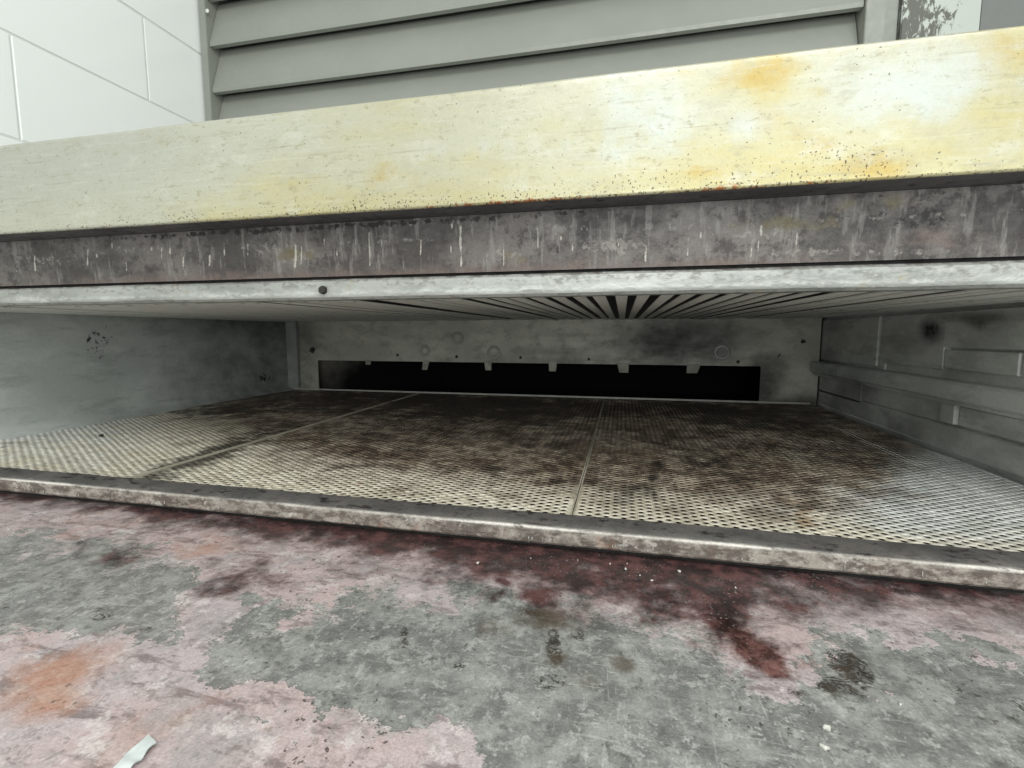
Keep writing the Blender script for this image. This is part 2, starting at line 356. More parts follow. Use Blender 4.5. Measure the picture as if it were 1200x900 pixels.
def m_scr():
    t = MT('scraped_grey_paint', .45, .1); n = t.noise(40, 6, .75, t.vec((1, 1, .4), (0, math.radians(35), 0)), .6)
    g = t.n('ShaderNodeTexGradient'); t.L.new(t.vec((6.2, 1, 1), loc=(-4.1, 0, 0)), g.inputs[0])
    c = t.mix(t.ramp(t.math('SUBTRACT', n, t.math('MULTIPLY', g.outputs[0], .22)), .44, .50), (.44, .475, .44), (.10, .105, .09))
    return t.out(c, None, n, .25)
M['scraped'] = m_scr()

# ------------------------------------------------------------------ main measures of the oven (m, relative to the camera)
ZF, ZC = -0.21, 0.043                 # chamber floor / underside of ceiling ribs
XL, XR = -1.22, 0.56                  # inner side walls
YB, YP = 1.57, 0.534                  # back wall, front edge of the perforated plates
YS = 0.5006                           # front face of the sill
ZA = -0.2365                          # shelf top
XO0, XO1 = -1.30, 0.66                # outer casing
oven = root('oven', (-0.33, 0.9, -1.15), 'large steel oven with a stained perforated floor and a yellowed front panel', 'oven')

# ---- shelf in front of the opening
apron = grid('shelf', np.arange(-1.24, 0.80, .003), np.arange(-0.02, 0.575, .003),
             lambda x, y: (x, y, ZA + .0022 * (fbm(x * 6, y * 6, 3, 3) - .5)))
co = coords(apron); px, py = topx(co); xw, yw = co[:, 0], co[:, 1]
wx = (fbm(xw * 24, yw * 24, 5, 6) - .5) * 90; wy = (fbm(xw * 24, yw * 24, 9, 6) - .5) * 64
qx, qy = px + wx, py + wy
G1 = [(-80, 645), (50, 632), (140, 648), (215, 672), (235, 700), (205, 738), (150, 752), (95, 748), (40, 735), (-80, 750)]
G2 = [(232, 778), (262, 748), (330, 728), (400, 712), (455, 698), (520, 690), (600, 692), (660, 706), (725, 716), (790, 738), (828, 772),
      (850, 806), (915, 822), (958, 795), (960, 742), (1010, 742), (1080, 752), (1150, 768), (1300, 790), (1400, 1100), (560, 1100),
      (545, 905), (520, 868), (470, 838), (400, 842), (355, 858), (338, 806), (292, 802), (250, 796)]
sd = np.maximum(polysd(qx, qy, G1), polysd(qx, qy, G2)); sd = np.where(py > 1000, 30, sd)
grey = np.clip(.5 + sd / 55, 0, 1)
for b in [(312, 838, 16, 8), (385, 765, 20, 6), (165, 668, 40, 8, -20), (300, 700, 10, 8)]:
    grey = np.maximum(grey, blob(qx, qy, *b) * .75)
yl = 575 + px * .1027
tt = np.interp(px, [-100, 0, 150, 300, 420, 560, 680, 800, 880, 960, 1200, 1300], [14, 16, 22, 28, 36, 46, 62, 64, 54, 42, 34, 30])
dark = np.clip(1.12 - .62 * (py + wy * .45 - yl) / tt, 0, 1)
dark *= np.interp(px, [0, 150, 350, 500, 800, 950, 1200], [.72, .8, .95, 1, 1, .8, .68])
for cx, cy, rx, ry, an, s in [(275, 676, 46, 15, 4, .75), (150, 664, 42, 9, -22, .6), (590, 685, 20, 9, 0, 1), (655, 690, 55, 16, 8, .75), (640, 712, 40, 12, 0, .6),
                              (820, 715, 90, 26, 12, .75), (90, 650, 60, 10, -12, .4), (450, 665, 60, 14, 6, .55), (335, 690, 26, 12, 0, .5)]:
    dark = np.maximum(dark, blob(qx, qy, cx, cy, rx, ry, an) * s)
orange = np.maximum.reduce([blob(qx, qy, 55, 800, 90, 26, -22) * .95, blob(qx, qy, 190, 860, 110, 34, -25) * .42, blob(qx, qy, 250, 640, 60, 16, 0) * .5, blob(qx, qy, 110, 615, 120, 18, 4) * .35, blob(qx, qy, 880, 745, 45, 30, 0) * .4])
brown = np.maximum.reduce([blob(px + wx * .6, py + wy * .6, 885, 764, 62, 30, 12) * .92, blob(qx, qy, 905, 785, 34, 14, 10) * .8, blob(qx, qy, 860, 735, 40, 20, 20) * .7, blob(qx, qy, 800, 725, 60, 20, 10) * .45])
black = np.maximum.reduce([blob(px, py, 648, 752, 8, 15) * .95, blob(px, py, 651, 770, 8, 9) * .8, blob(px, py, 992, 778, 28, 14, 20) * .9, blob(px, py, 978, 800, 24, 11, -20) * .8, blob(px, py, 1003, 797, 18, 17) * .8, blob(px, py, 640, 800, 26, 12) * .48,
                           blob(px, py, 474, 748, 5, 14) * .6, blob(px, py, 415, 740, 22, 10, -20) * .4, blob(px, py, 538, 780, 12, 6, -40) * .5, blob(px, py, 315, 690, 12, 6) * .45, blob(px, py, 575, 738, 16, 10) * .38, blob(px, py, 675, 745, 20, 12) * .36,
                           blob(px, py, 940, 815, 26, 7, 12) * .6, blob(px, py, 440, 820, 4, 5) * .7, blob(px, py, 910, 890, 6, 12, 10) * .5, blob(px, py, 120, 720, 16, 8) * .5, blob(px, py, 170, 735, 20, 9) * .4, blob(px, py, 300, 745, 26, 12, -10) * .42])
brownspot = np.maximum.reduce([blob(px, py, 731, 779, 17, 11) * 1.0, blob(px, py, 652, 772, 14, 12) * .8, blob(px, py, 990, 790, 40, 30) * .5, blob(px, py, 575, 738, 24, 16) * .6, blob(px, py, 690, 800, 30, 14) * .5, blob(px, py, 640, 725, 40, 16) * .8])
attr(apron, 'a1', [grey, dark, orange, brown]); attr(apron, 'a2', [black, np.interp(px, [150, 260, 330], [.2, .2, 0]), brownspot, 0])
link('shelf', apron, M['apron'], oven, smooth=True)
boxes('shelf_support', [(-1.24, .797, -.018, .57, ZA - .03, ZA - .004)], M['casing'], oven)

# ---- sill bar
r = .0035; prof = []
prof = [(YP, ZF + .0005), (YP, ZF + .0035)] + [(YP - .0008, ZF + .0042), (YS + r + .012, ZF + .0022), (YS + r + .0012, ZF + .0008)] + [(YS + r - r * math.sin(a), ZF - .0030 + r * math.cos(a)) for a in np.linspace(0, math.pi / 2, 5)] + [(YS + .0001, ZF - .0065), (YS, ZF - .012)] + \
       [(YS, ZF - .0170), (YS + .002, ZF - .0195), (YS + .008, ZF - .0195), (YS + .008, ZF - .0075)]
prof = [(y, z) for y, z in prof]
sill = sweepx('sill', prof, XO0 + .02, XO1 - .02, 700, M['sill'], oven, .0016, 4, smooth='sharp')
me = sill.data; co = coords(me); px, py = topx(co); zr = co[:, 2] - ZF
face = np.clip((.0004 - zr) / .0016, 0, 1) * (co[:, 1] < YS + .0045)
hl = np.exp(-((zr + .0010) / .0012) ** 2) * (co[:, 1] < YS + .006) * np.clip(-.3 + fbm(co[:, 0] * 9, co[:, 0] * 0, 7) * 2.0, 0, 1)  # painted highlight along the front edge of the sill
attr(me, 'a1', [face, hl, 0, 0])
# pale drips on the sill face
dm = bmesh.new()
for i in range(26):
    x = random.uniform(-.9, .5); hh = random.uniform(.002, .008); ww = random.uniform(.0004, .0010)
    bmesh.ops.create_icosphere(dm, subdivisions=1, radius=1, matrix=Matrix.Translation((x, YS - .0006, ZF - .0165 + hh * .6)) @ Matrix.Diagonal((ww, .0007, hh * .5, 1)))
me = bpy.data.meshes.new('drip_marks'); dm.to_mesh(me); dm.free()
o = link('drip_marks', me, M['scale'], sill, smooth=True); o['kind'] = 'stuff'
boxes('front_skirt', [(XO0, XO1, YS + .0085, YS + .012, ZA + .0015, ZF - .008)], M['plenum'], oven)  # near-black colour stands in for the shadow gap under the sill

# ---- perforated floor plates, every hole cut through
XS1, XS2 = -0.690, -0.052
PA, PB, HR, TH = .0099, .0114, .0035, .0007
def plate(x0, x1, zoff, seed):
    n = max(1, int((x1 - x0 - .004) / PA)); mx = (x1 - x0 - n * PA) / 2
    rows = int((YB - .004 - YP + .012) / PB)
    ya = YP - .010
    oct_ = [(math.cos(math.pi * k / 4), math.sin(math.pi * k / 4)) for k in range(8)]
    rect = [(1, 0), (1, 1), (0, 1), (-1, 1), (-1, 0), (-1, -1), (0, -1), (1, -1)]
    ci, ri = np.meshgrid(np.arange(n), np.arange(rows), indexing='ij')
    cx = x0 + mx + (ci + .5) * PA; cy = ya + (ri + .5 + .5 * (ci % 2)) * PB
    cx, cy = cx.ravel(), cy.ravel(); N = len(cx)
    v = np.zeros((N, 24, 3))
    for k in range(8):
        v[:, k, 0] = cx + rect[k][0] * PA / 2; v[:, k, 1] = cy + rect[k][1] * PB / 2
        v[:, 8 + k, 0] = cx + oct_[k][0] * HR; v[:, 8 + k, 1] = cy + oct_[k][1] * HR
    v[:, 16:, :2] = v[:, 8:16, :2]; v[:, 16:, 2] = -TH
    q = []
    for k in range(8):
        j = (k + 1) % 8
        q += [[k, j, 8 + j, 8 + k], [8 + k, 8 + j, 16 + j, 16 + k]]
    Q = (np.array(q)[None] + (np.arange(N) * 24)[:, None, None]).reshape(-1, 4)
    co = v.reshape(-1, 3)
    # holes clogged with baked grime
    ppx, ppy = topx(np.stack([cx, cy, np.full(N, ZF)], -1))
    pr_ = np.clip(fbm(cx * 18, cy * 18, 91) * 2.4 - 1.15, 0, 1) * np.interp(ppx, [120, 300, 950, 1100], [.05, .8, .8, .1])
    cl = np.nonzero(rng.random(N) < pr_)[0]
    if len(cl):
        rim = v[cl, 8:16].copy(); rim[:, :, 2] = -.0004
        k8 = np.arange(len(cl))[:, None, None] * 8 + len(co)
        Q = np.concatenate([Q, (np.array([[0, 1, 2, 3], [0, 3, 4, 7], [4, 5, 6, 7]])[None] + k8).reshape(-1, 4)]); co = np.concatenate([co, rim.reshape(-1, 3)])
    # solid margins: sides and the strip at the back, edge folds
    ex = []; 
    for xa, xb in ((x0, x0 + mx), (x1 - mx, x1)):
        Y = np.linspace(ya, YB, 60)
        for a, b in zip(Y[:-1], Y[1:]): ex.append([(xa, a, 0), (xb, a, 0), (xb, b, 0), (xa, b, 0)])
    for xe in (x0, x1):
        Y = np.linspace(ya, YB, 60)
        for a, b in zip(Y[:-1], Y[1:]): ex.append([(xe, a, 0), (xe, b, 0), (xe, b, -.012), (xe, a, -.012)])
    for c in range(n):
        xa, xb = x0 + mx + c * PA, x0 + mx + (c + 1) * PA; yt = ya + (rows + .5 * (c % 2)) * PB
        ex.append([(xa, yt, 0), (xb, yt, 0), (xb, YB, 0), (xa, YB, 0)])
        if c % 2: ex.append([(xa, ya, 0), (xb, ya, 0), (xb, ya + .5 * PB, 0), (xa, ya + .5 * PB, 0)])
    ex = np.array(ex).reshape(-1, 3)
    Q = np.concatenate([Q, np.arange(len(ex)).reshape(-1, 4) + len(co)]); co = np.concatenate([co, ex])
    co[:, 2] += ZF + zoff + .0048 * (fbm(co[:, 0] * 6, co[:, 1] * 6, seed, 3) - .5) * np.clip((co[:, 1] - YP) / .1, .1, 1)
    me = npmesh('perforated_plate', co, Q)
    px, py = topx(coords(me)); c2 = coords(me); xw, yw = c2[:, 0], c2[:, 1]
    wx = (fbm(xw * 14, yw * 14, 21) - .5) * 70; wy = (fbm(xw * 14, yw * 14, 23) - .5) * 36; qx, qy = px + wx, py + wy
    # browned area in the middle, thinning towards the front edge
    lipy = 547 + px * .087
    d = (lipy - py - wy * .6)                       # px above the sill
    mid = np.interp(px, [60, 190, 300, 430, 880, 1000, 1130], [0.0, .18, .55, .82, .88, .55, .0])
    brown = np.clip(mid * (d + 2) / 44, 0, 1)
    brown = np.maximum(brown, blob(qx, qy, 880, 580, 130, 26, 8) * .9)
    cool = np.clip(np.interp(px, [0, 120, 230, 800, 960, 1060], [.75, .6, .05, 0, .45, 1]) * np.interp(py - lipy, [-80, -45, -8], [1.2, 1, .45]), 0, 1)
    soot_shade = np.maximum.reduce([blob(px + wx * .25, py + wy * .2, 235, 537, 105, 12, -20) * .9, blob(px + wx * .25, py + wy * .25, 200, 552, 60, 7, -14) * .55, blob(qx, qy, 560, 474, 340, 20, 2) * 1.0, blob(qx, qy, 860, 482, 160, 18, 4) * .9, blob(qx, qy, 690, 560, 60, 10, -5) * .5, blob(qx, qy, 840, 545, 50, 22, 20) * .62, blob(qx, qy, 400, 545, 50, 8, -10) * .5, blob(qx, qy, 575, 552, 26, 10) * .85, blob(qx, qy, 775, 560, 15, 14) * .9, blob(qx, qy, 745, 575, 26, 9) * .75,
                              blob(qx, qy, 640, 525, 60, 14) * .62, blob(qx, qy, 640, 500, 260, 34) * .42, blob(qx, qy, 480, 530, 60, 10) * .5, blob(qx, qy, 250, 478, 130, 11) * .75, blob(qx, qy, 860, 490, 110, 16, 6) * .75, blob(qx, qy, 940, 580, 40, 14, 10) * .55, blob(qx, qy, 20, 515, 60, 6, -4) * .5, blob(qx, qy, 1010, 500, 60, 10, 12) * .4])
    rust = np.maximum.reduce([blob(qx, qy, 955, 610, 14, 12) * .7, blob(qx, qy, 405, 572, 14, 5) * .5, blob(qx, qy, 905, 540, 20, 14) * .5])
    attr(me, 'a1', [brown, cool, soot_shade, rust])
    return link('perforated_plate', me, M['plate'], oven)
plate(XL + .002, XS1 - .0012, 0, 31); plate(XS1 + .0012, XS2 - .001, .0018, 37); plate(XS2 + .001, XR - .012, .0004, 41)
boxes('joint_strip', [(XS1 - .0006, XS1 + .0034, YP - .001, YB - .02, ZF + .0010, ZF + .0042)], M['cream'], oven)
# folded edge standing a little proud at the middle joint
sm = boxes('joint_strip', [(XS2 - .0021, XS2 - .0006, YP - .001, YB - .02, ZF + .0004, ZF + .0032), (XS2 + .0006, XS2 + .0021, YP - .001, YB - .02, ZF + .0004, ZF + .0030)], M['cream'], oven)
boxes('pan_below_floor', [(XL, XR, YS + .0125, YB + .12, ZF - .05, ZF - .045)], M['under'], oven)

# ---- side walls
lw = grid('side_wall', np.linspace(YS + .04, YB, 160), np.linspace(ZF - .044, ZC + .078, 60),
          lambda y, z: (XL + .004 * (fbm(y * 4, z * 8, 51, 3) - .5) + .022 * np.clip((ZF + .022 - z) / .022, 0, 1) ** 2, y, z))
co = coords(lw); px, py = topx(co)
soot_shade = np.clip((px - 60) / 240, 0, 1) * .6 + np.clip((400 - py) / 40, 0, 1) * .30  # includes painted shade: wall darkens towards the back and the top
soot_shade = np.clip(soot_shade, 0, 1)
blk = np.maximum.reduce([blob(px, py, 112, 400, 22, 22, 30) * .55, blob(px, py, 310, 442, 12, 6) * .6])
attr(lw, 'a1', [soot_shade, blk, 0, 0]); link('side_wall', lw, M['leftw'], oven, smooth=True)
boxes('casing_side', [(XO0, XL - .006, YS + .015, YB + .345, -.40, .2485)], M['casing'], oven)

rw = bpy.data.objects.new('side_wall', None); 
def wallpiece(name, y0, y1, z0, z1, out, parent, bev=.0015, mat='rightw', back=.012):
    n, m = max(3, int((y1 - y0) / .02)), max(3, int((z1 - z0) / .012))
    bm = bmesh.new(); box(bm, XR - out, XR + back, y0, y1, z0, z1)
    bmesh.ops.bevel(bm, geom=bm.edges[:], offset=bev, segments=1, affect='EDGES')
    big = [f for f in bm.faces]
    bmesh.ops.subdivide_edges(bm, edges=[e for e in bm.edges if e.calc_length() > .03], cuts=10, use_grid_fill=True)
    me = bpy.data.meshes.new(name); bm.to_mesh(me); bm.free()
    co = coords(me); px, py = topx(co)
    soot_shade = np.maximum.reduce([blob(px, py, 985, 450, 60, 40) * .5, blob(px, py, 1091, 388, 14, 14) * .9, blob(px, py, 1150, 372, 50, 8) * .75, blob(px, py, 1148, 378, 10, 10) * .8, np.clip((1000 - px) / 60, 0, .45), blob(px, py, 1060, 510, 50, 20, 18) * .5])
    blk = np.maximum(blob(px, py, 1091, 386, 9, 12) * .75, blob(px, py, 1192, 469, 2.5, 2.5))
    attr(me, 'a1', [soot_shade, blk, 0, 0])
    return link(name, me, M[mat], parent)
wall_r = wallpiece('side_wall', YS + .04, YB, ZF - .044, ZC + .078, -.010, oven, back=.022)
k = XR / .505
def W(x, y): p = onx(x, y, XR); return p[1], p[2]
yp, yc = 1.232, 1.252
wallpiece('upper_panel', 1.252, YB - .002, -.074, ZC - .004, -.003, wall_r)
wallpiece('cover_strip', 1.222, 1.249, -.084, ZC - .004, -.0065, wall_r)
wallpiece('upper_panel', 1.013, 1.219, -.064, ZC - .004, .000, wall_r)
wallpiece('upper_panel', .545, 1.010, -.0235, ZC - .004, .003, wall_r)
wallpiece('filler_panel', .842, 1.009, -.062, -.0275, .0005, wall_r)
wallpiece('filler_panel', .545, .838, -.060, -.0275, -.001, wall_r)
wallpiece('rail', .545, YB - .004, -.112, -.080, .024, wall_r, .004, 'railm')
wallpiece('rail_lip', .545, YB - .004, -.1190, -.1125, .016, wall_r, .001)
wallpiece('lower_panel', .990, 1.300, -.158, -.121, .000, wall_r)
wallpiece('lower_panel', 1.31, YB - .004, -.168, -.121, -.003, wall_r)
wallpiece('strap', .950, .987, -.1535, -.1195, .0115, wall_r)
wallpiece('lower_panel', .545, .947, -.1535, -.121, .006, wall_r)
wallpiece('base_board', .545, YB - .004, -.206, -.160, -.003, wall_r, .003)
boxes('casing_side', [(XR + .024, XO1, YS + .015, YB + .345, -.40, .2485)], M['casing'], oven)

# ---- back wall with its air slot
SX0, SX1, SZ = -1.096, .405, -.0975
bm = bmesh.new()
def cell(x0, x1, z0, z1, nx, nz):
    X = np.linspace(x0, x1, nx + 1); Zz = np.linspace(z0, z1, nz + 1)
    V = [[bm.verts.new((x, YB + .0012 * math.sin(x * 9), z)) for z in Zz] for x in X]
    for i in range(nx):
        for j in range(nz): bm.faces.new((V[i][j], V[i + 1][j], V[i + 1][j + 1], V[i][j + 1]))
cell(XL, SX0, ZF - .044, SZ, 10, 12); cell(SX1, XR, ZF - .044, SZ, 12, 12); cell(XL, XR, SZ, ZC + .03, 150, 14)
bmesh.ops.remove_doubles(bm, verts=bm.verts[:], dist=1e-5)
ext = bmesh.ops.extrude_face_region(bm, geom=bm.faces[:])
for v in ext['geom']:
    if isinstance(v, bmesh.types.BMVert): v.co.y += .004
bmesh.ops.recalc_face_normals(bm, faces=bm.faces[:])
me = bpy.data.meshes.new('back_wall'); bm.to_mesh(me); bm.free()
co = coords(me); px, py = topx(co)
soot_shade = np.maximum.reduce([blob(px, py, 800, 400, 85, 30) * .95, blob(px, py, 700, 425, 190, 12) * .55, blob(px, py, 895, 450, 28, 36) * .85, np.clip((py - 448) / 30, 0, .8), blob(px, py, 885, 455, 30, 24) * .7, blob(px, py, 660, 412, 60, 9) * .45, np.clip((420 - px) / 120, 0, .5)])
blk = np.maximum.reduce([blob(px, py, *q) for q in [(942, 400, 4, 4), (366, 410, 4, 4), (914, 417, 3, 3)]])
attr(me, 'a1', [soot_shade, blk, 0, 0])
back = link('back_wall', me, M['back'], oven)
for i, x in enumerate((-.889, -.666, -.443, -.222, .0025, .215)):
    hh = (.014, .026, .027, .025, .027, .022)[i]; wd = (.012, .012, .013, .014, .018, .020)[i]
    bm = bmesh.new(); box(bm, x - wd, x + wd, YB - .003, YB + .0, SZ - hh, SZ + .004)
    bend, lean = (-.004, -.010, -.003, -.008, -.012, .004)[i], (.001, -.003, .002, .0, .003, -.004)[i]
    for v in bm.verts:
        if v.co.z < SZ - .01: v.co.x = x + (v.co.x - x) * .8 + lean; v.co.y += bend; v.co.z += lean * .6
    bmesh.ops.bevel(bm, geom=bm.edges[:], offset=.001, segments=1, affect='EDGES')
    me = bpy.data.meshes.new('tab'); bm.to_mesh(me); bm.free()
    attr(me, 'a1', [np.full(len(me.vertices), (.45, .3, .35, .3, .4, .55)[i]), 0, 0, 0]); link('tab', me, M['back'], back)
def torus(name, R, r, mat, parent, c):
    v, f = [], []; n, m = 20, 6
    for i in range(n):
        a = 2 * math.pi * i / n
        for j in range(m):
            b = 2 * math.pi * j / m; rr = R + r * math.cos(b)
            v.append((c[0] + rr * math.cos(a), c[1] + .35 * r * math.sin(b), c[2] + rr * math.sin(a)))
            f.append((i * m + j, ((i + 1) % n) * m + j, ((i + 1) % n) * m + (j + 1) % m, i * m + (j + 1) % m))
    return link(name, pymesh(name, v, f), mat, parent, smooth=True)
for x, y, R in [(536, 396, .017), (498, 411, .015), (579, 413, .019), (846, 413, .019), (455, 413, .012)]:
    p = ony(x, y, YB); torus('weld_ring', R, .0045, M['scale'], back, (p[0], YB - .0005, p[2]))
for x, y in [(466, 416), (535, 418), (610, 419), (690, 421), (865, 424), (942, 400), (366, 410)]:
    p = ony(x, y, YB)
    bm = bmesh.new(); bmesh.ops.create_cone(bm, cap_ends=True, segments=12, radius1=.0052, radius2=.0036, depth=.004, matrix=Matrix.Translation((p[0], YB - .0015, p[2])) @ Matrix.Rotation(math.pi / 2, 4, 'X'))
    me = bpy.data.meshes.new('hole_disc'); bm.to_mesh(me); bm.free(); link('hole_disc', me, M['black'], back)  # raised black discs standing in for small dark holes
boxes('bottom_flange', [(XL + .03, XR - .02, YB - .012, YB - .009, ZF + .003, ZF + .0085), (XL + .03, XR - .02, YB - .009, YB - .0005, ZF + .003, ZF + .0055)], M['scale'], back)
boxes('air_duct', [(XL, XR, YB + .33, YB + .335, ZF - .05, ZC + .03), (XL, XR, YB + .005, YB + .33, ZC + .02, ZC + .03), (XL, XR, YB + .1205, YB + .33, ZF - .055, ZF - .0455), (XL - .004, XL, YB + .005, YB + .33, ZF - .05, ZC + .03), (XR, XR + .004, YB + .005, YB + .33, ZF - .05, ZC + .03)], M['plenum'], oven)
bm = bmesh.new()
me = grid('baffle', np.linspace(-1.19, .53, 110), np.linspace(ZF - .04, ZC + .01, 12), lambda x, z: (x, YB + .035 + .26 * np.clip((x + 1.10) / .40, 0, 1) ** 1.5, z))
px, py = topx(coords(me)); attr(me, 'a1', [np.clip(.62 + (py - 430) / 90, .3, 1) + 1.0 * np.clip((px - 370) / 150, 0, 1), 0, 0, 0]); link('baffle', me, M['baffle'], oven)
boxes('corner_post', [(XL + .0, XL + .05, YB - .006, YB - .002, ZF + .012, ZC + .004), (XL + .044, XL + .050, YB - .016, YB - .006, ZF + .012, ZC + .004)], M['post'], oven)

# ---- ribbed ceiling
ceil = boxes('ceiling', [(XL - .005, XR + .02, YS + .045, YB + .004, ZC + .075, ZC + .080), (XL - .005, XR + .02, YB - .010, YB + .004, ZC + .004, ZC + .0745), (XL - .005, XR + .02, YS + .057, YS + .060, ZC + .004, ZC + .0745)], M['ceil'], oven)
PIT = .0262; prof = [(-.0074, .0026), (-.0071, .0010), (-.0042, .0001), (0, 0), (.0042, .0001), (.0071, .0010), (.0074, .0026)]
v, f = [], []
ys = np.linspace(.5605, YB - .003, 5)
for y in ys:
    for a, b in prof: v.append((a, y, b))
m = len(prof)
for i in range(4):
    for j in range(m - 1): f.append((i * m + j, i * m + j + 1, (i + 1) * m + j + 1, (i + 1) * m + j))
f.append(tuple(range(m))); f.append(tuple(range(4 * m + m - 1, 4 * m - 1, -1)))
rme = pymesh('rib', v, f); rme.materials.append(M['rib'])
x = XL + .012; i = 0
while x < XR + .004:
    if abs(x + .345) > PIT * .55:             # open joint between two ceiling panels
        o = link('rib', rme, None, ceil, (x, 0, ZC + random.uniform(0, .0022)), False)
        o.rotation_euler = (random.uniform(-.0008, .0008), random.uniform(-.08, .08), random.uniform(-.0015, .0015))
    x += PIT; i += 1
rme.shade_smooth() if False else None

# ---- bright angle along the top of the opening
prof = [(.5535, ZC + .0240), (.5400, ZC + .0235), (.5375, ZC + .0205), (.5372, ZC + .0065), (.5385, ZC + .0020), (.5420, ZC - .0010), (.5590, ZC - .0010), (.5592, ZC + .0020), (.5500, ZC + .0030)]
fr = sweepx('opening_frame', prof, XO0 + .02, XO1 - .02, 500, M['frame'], oven, .0014, 14, smooth='sharp')
co = coords(fr.data); zr = co[:, 2] - ZC
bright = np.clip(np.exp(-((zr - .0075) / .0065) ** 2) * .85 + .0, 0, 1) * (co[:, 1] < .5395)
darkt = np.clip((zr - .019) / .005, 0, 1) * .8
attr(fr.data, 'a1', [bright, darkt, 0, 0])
p = ony(379, 340, .5372)
bm = bmesh.new()
bmesh.ops.create_cone(bm, cap_ends=True, segments=6, radius1=.0058, radius2=.0052, depth=.006, matrix=Matrix.Translation((p[0], .5362, p[2])) @ Matrix.Rotation(math.pi / 2, 4, 'X'))
bmesh.ops.bevel(bm, geom=bm.edges[:], offset=.0006, segments=1, affect='EDGES')
me = bpy.data.meshes.new('bolt'); bm.to_mesh(me); bm.free(); link('bolt', me, M['black'], fr)

# ---- grimy header plate above it
hd = grid('header_plate', np.arange(XO0 + .02, XO1 - .018, .0012), np.linspace(ZC + .0275, .1337, 52),
          lambda x, z: (x, .5405 - .0022 * (z - .10) / .03 + .0016 * (fbm(x * 8, z * 8, 61, 3) - .5), z))
co = coords(hd); px, py = topx(co); xw, zw = co[:, 0], co[:, 2]
zn = (zw - (ZC + .0275)) / (.1337 - ZC - .0275)          # 0 bottom, 1 top
drip = np.zeros(len(co))
D = [(41, 298, 318), (103, 292, 312), (148, 305, 318), (189, 290, 303), (263, 283, 300), (290, 285, 300), (346, 285, 314), (353, 288, 310), (433, 272, 312), (447, 275, 290), (493, 280, 300), (540, 264, 312), (590, 292, 312), (630, 264, 292), (671, 282, 294), (757, 288, 308), (806, 277, 300), (880, 283, 303), (893, 262, 280), (20, 305, 320), (215, 300, 316), (395, 290, 300)]
for i in range(16): 
    a = random.uniform(10, 950); t0 = 305 - a * .022 - random.uniform(0, 35); D.append((a, t0, t0 + random.uniform(5, 16)))
for x, y0, y1 in D:
    w_ = random.uniform(.5, 1.1)
    drip = np.maximum(drip, np.clip(1.35 - np.abs(px + .5 * np.sin(py * .12 + x) - x) / w_ * .75, 0, 1) * np.clip((py - y0) / 4 + .5, 0, 1) * np.clip((y1 - py) / 3 + .5, 0, 1) * random.uniform(.75, 1))
red = np.clip(.85 - zn * 2.6, 0, 1) * np.interp(px, [0, 150, 900, 1100], [.5, 1, .9, .3]); red = np.maximum(red, blob(px, py, 1090, 280, 60, 14, -4) * .6)
chalk = np.maximum.reduce([blob(px, py, x, y, rx, ry) * s for x, y, rx, ry, s in [(165, 292, 26, 5, .8), (330, 292, 40, 8, .7), (720, 288, 45, 10, .9), (640, 268, 40, 7, .7), (880, 272, 50, 10, .65), (590, 300, 25, 10, .6), (800, 265, 60, 6, .5), (1060, 296, 90, 4, .55), (490, 262, 60, 5, .6), (950, 295, 60, 6, .7), (350, 298, 20, 10, .8), (60, 305, 30, 8, .6)]] + [np.full(len(co), .12)])
chalk = np.maximum(chalk, np.exp(-((zn - .62) / .05) ** 2) * .42)
ol = np.maximum.reduce([blob(px, py, 350, 298, 26, 10) * .8, blob(px, py, 920, 262, 60, 12) * .7, blob(px, py, 600, 300, 20, 10) * .6, blob(px, py, 1030, 240, 70, 14) * .5])
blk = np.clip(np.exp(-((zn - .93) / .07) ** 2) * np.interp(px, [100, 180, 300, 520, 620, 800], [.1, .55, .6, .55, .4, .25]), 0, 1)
blk = np.maximum(blk, blob(px, py, 653, 293, 3, 6) * .7); blk = np.maximum(blk, blob(px, py, 1080, 255, 50, 16) * .5)
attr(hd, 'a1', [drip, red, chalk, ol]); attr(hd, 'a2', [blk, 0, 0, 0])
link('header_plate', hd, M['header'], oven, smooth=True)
boxes('header_backing', [(XO0 + .02, XO1 - .02, .548, .556, ZC + .0245, .20)], M['plenum'], oven)

# ---- fascia: front sheet folded back underneath and over the top
ZB, ZT = .1345, .2495
A = np.arange(XO0, XO1 + .001, .004)
rb = .003
pf = [(.5415, ZB - .0005, 0), (.52, ZB - .0003, 0)] + [(.5 + rb - rb * math.sin(a), ZB + rb - rb * math.cos(a), 0) for a in np.linspace(0, math.pi / 2, 5)] + \
     [(.5, z, 0) for z in np.linspace(ZB + .006, ZT - .006, 26)] + [(.5 + rb - rb * math.cos(a), ZT - rb + rb * math.sin(a), 0) for a in np.linspace(0, math.pi / 2, 5)] + [(.56, ZT, 0), (1.0, ZT, 0), (YB + .345, ZT, 0)]
P = np.array(pf); fi = np.arange(len(P))
fm = grid('front_panel', A, fi, lambda a, j: (a, P[j.astype(int), 0] + .0030 * (fbm(a * 6, P[j.astype(int), 1] * 12, 71, 3) - .5) * (P[j.astype(int), 0] < .53), P[j.astype(int), 1]))
fm.materials.append(M['fascia']); fm.materials.append(M['fold']); fm.materials.append(M['casing'])
cy = np.array([p.center.y for p in fm.polygons]); cz = np.array([p.center.z for p in fm.polygons])
fm.polygons.foreach_set('material_index', np.where((cy > .5024) & (cz < .15), 1, np.where((cy > .512) & (cz > .2), 2, 0)).astype(np.int32))
co = coords(fm); px, py = topx(co); zn = np.clip((co[:, 2] - ZB) / (ZT - ZB), 0, 1)
wx = (fbm(co[:, 0] * 11, co[:, 2] * 16, 73) - .5) * 90; wy = (fbm(co[:, 0] * 11, co[:, 2] * 16, 75) - .5) * 60; qx, qy = px + wx, py + wy
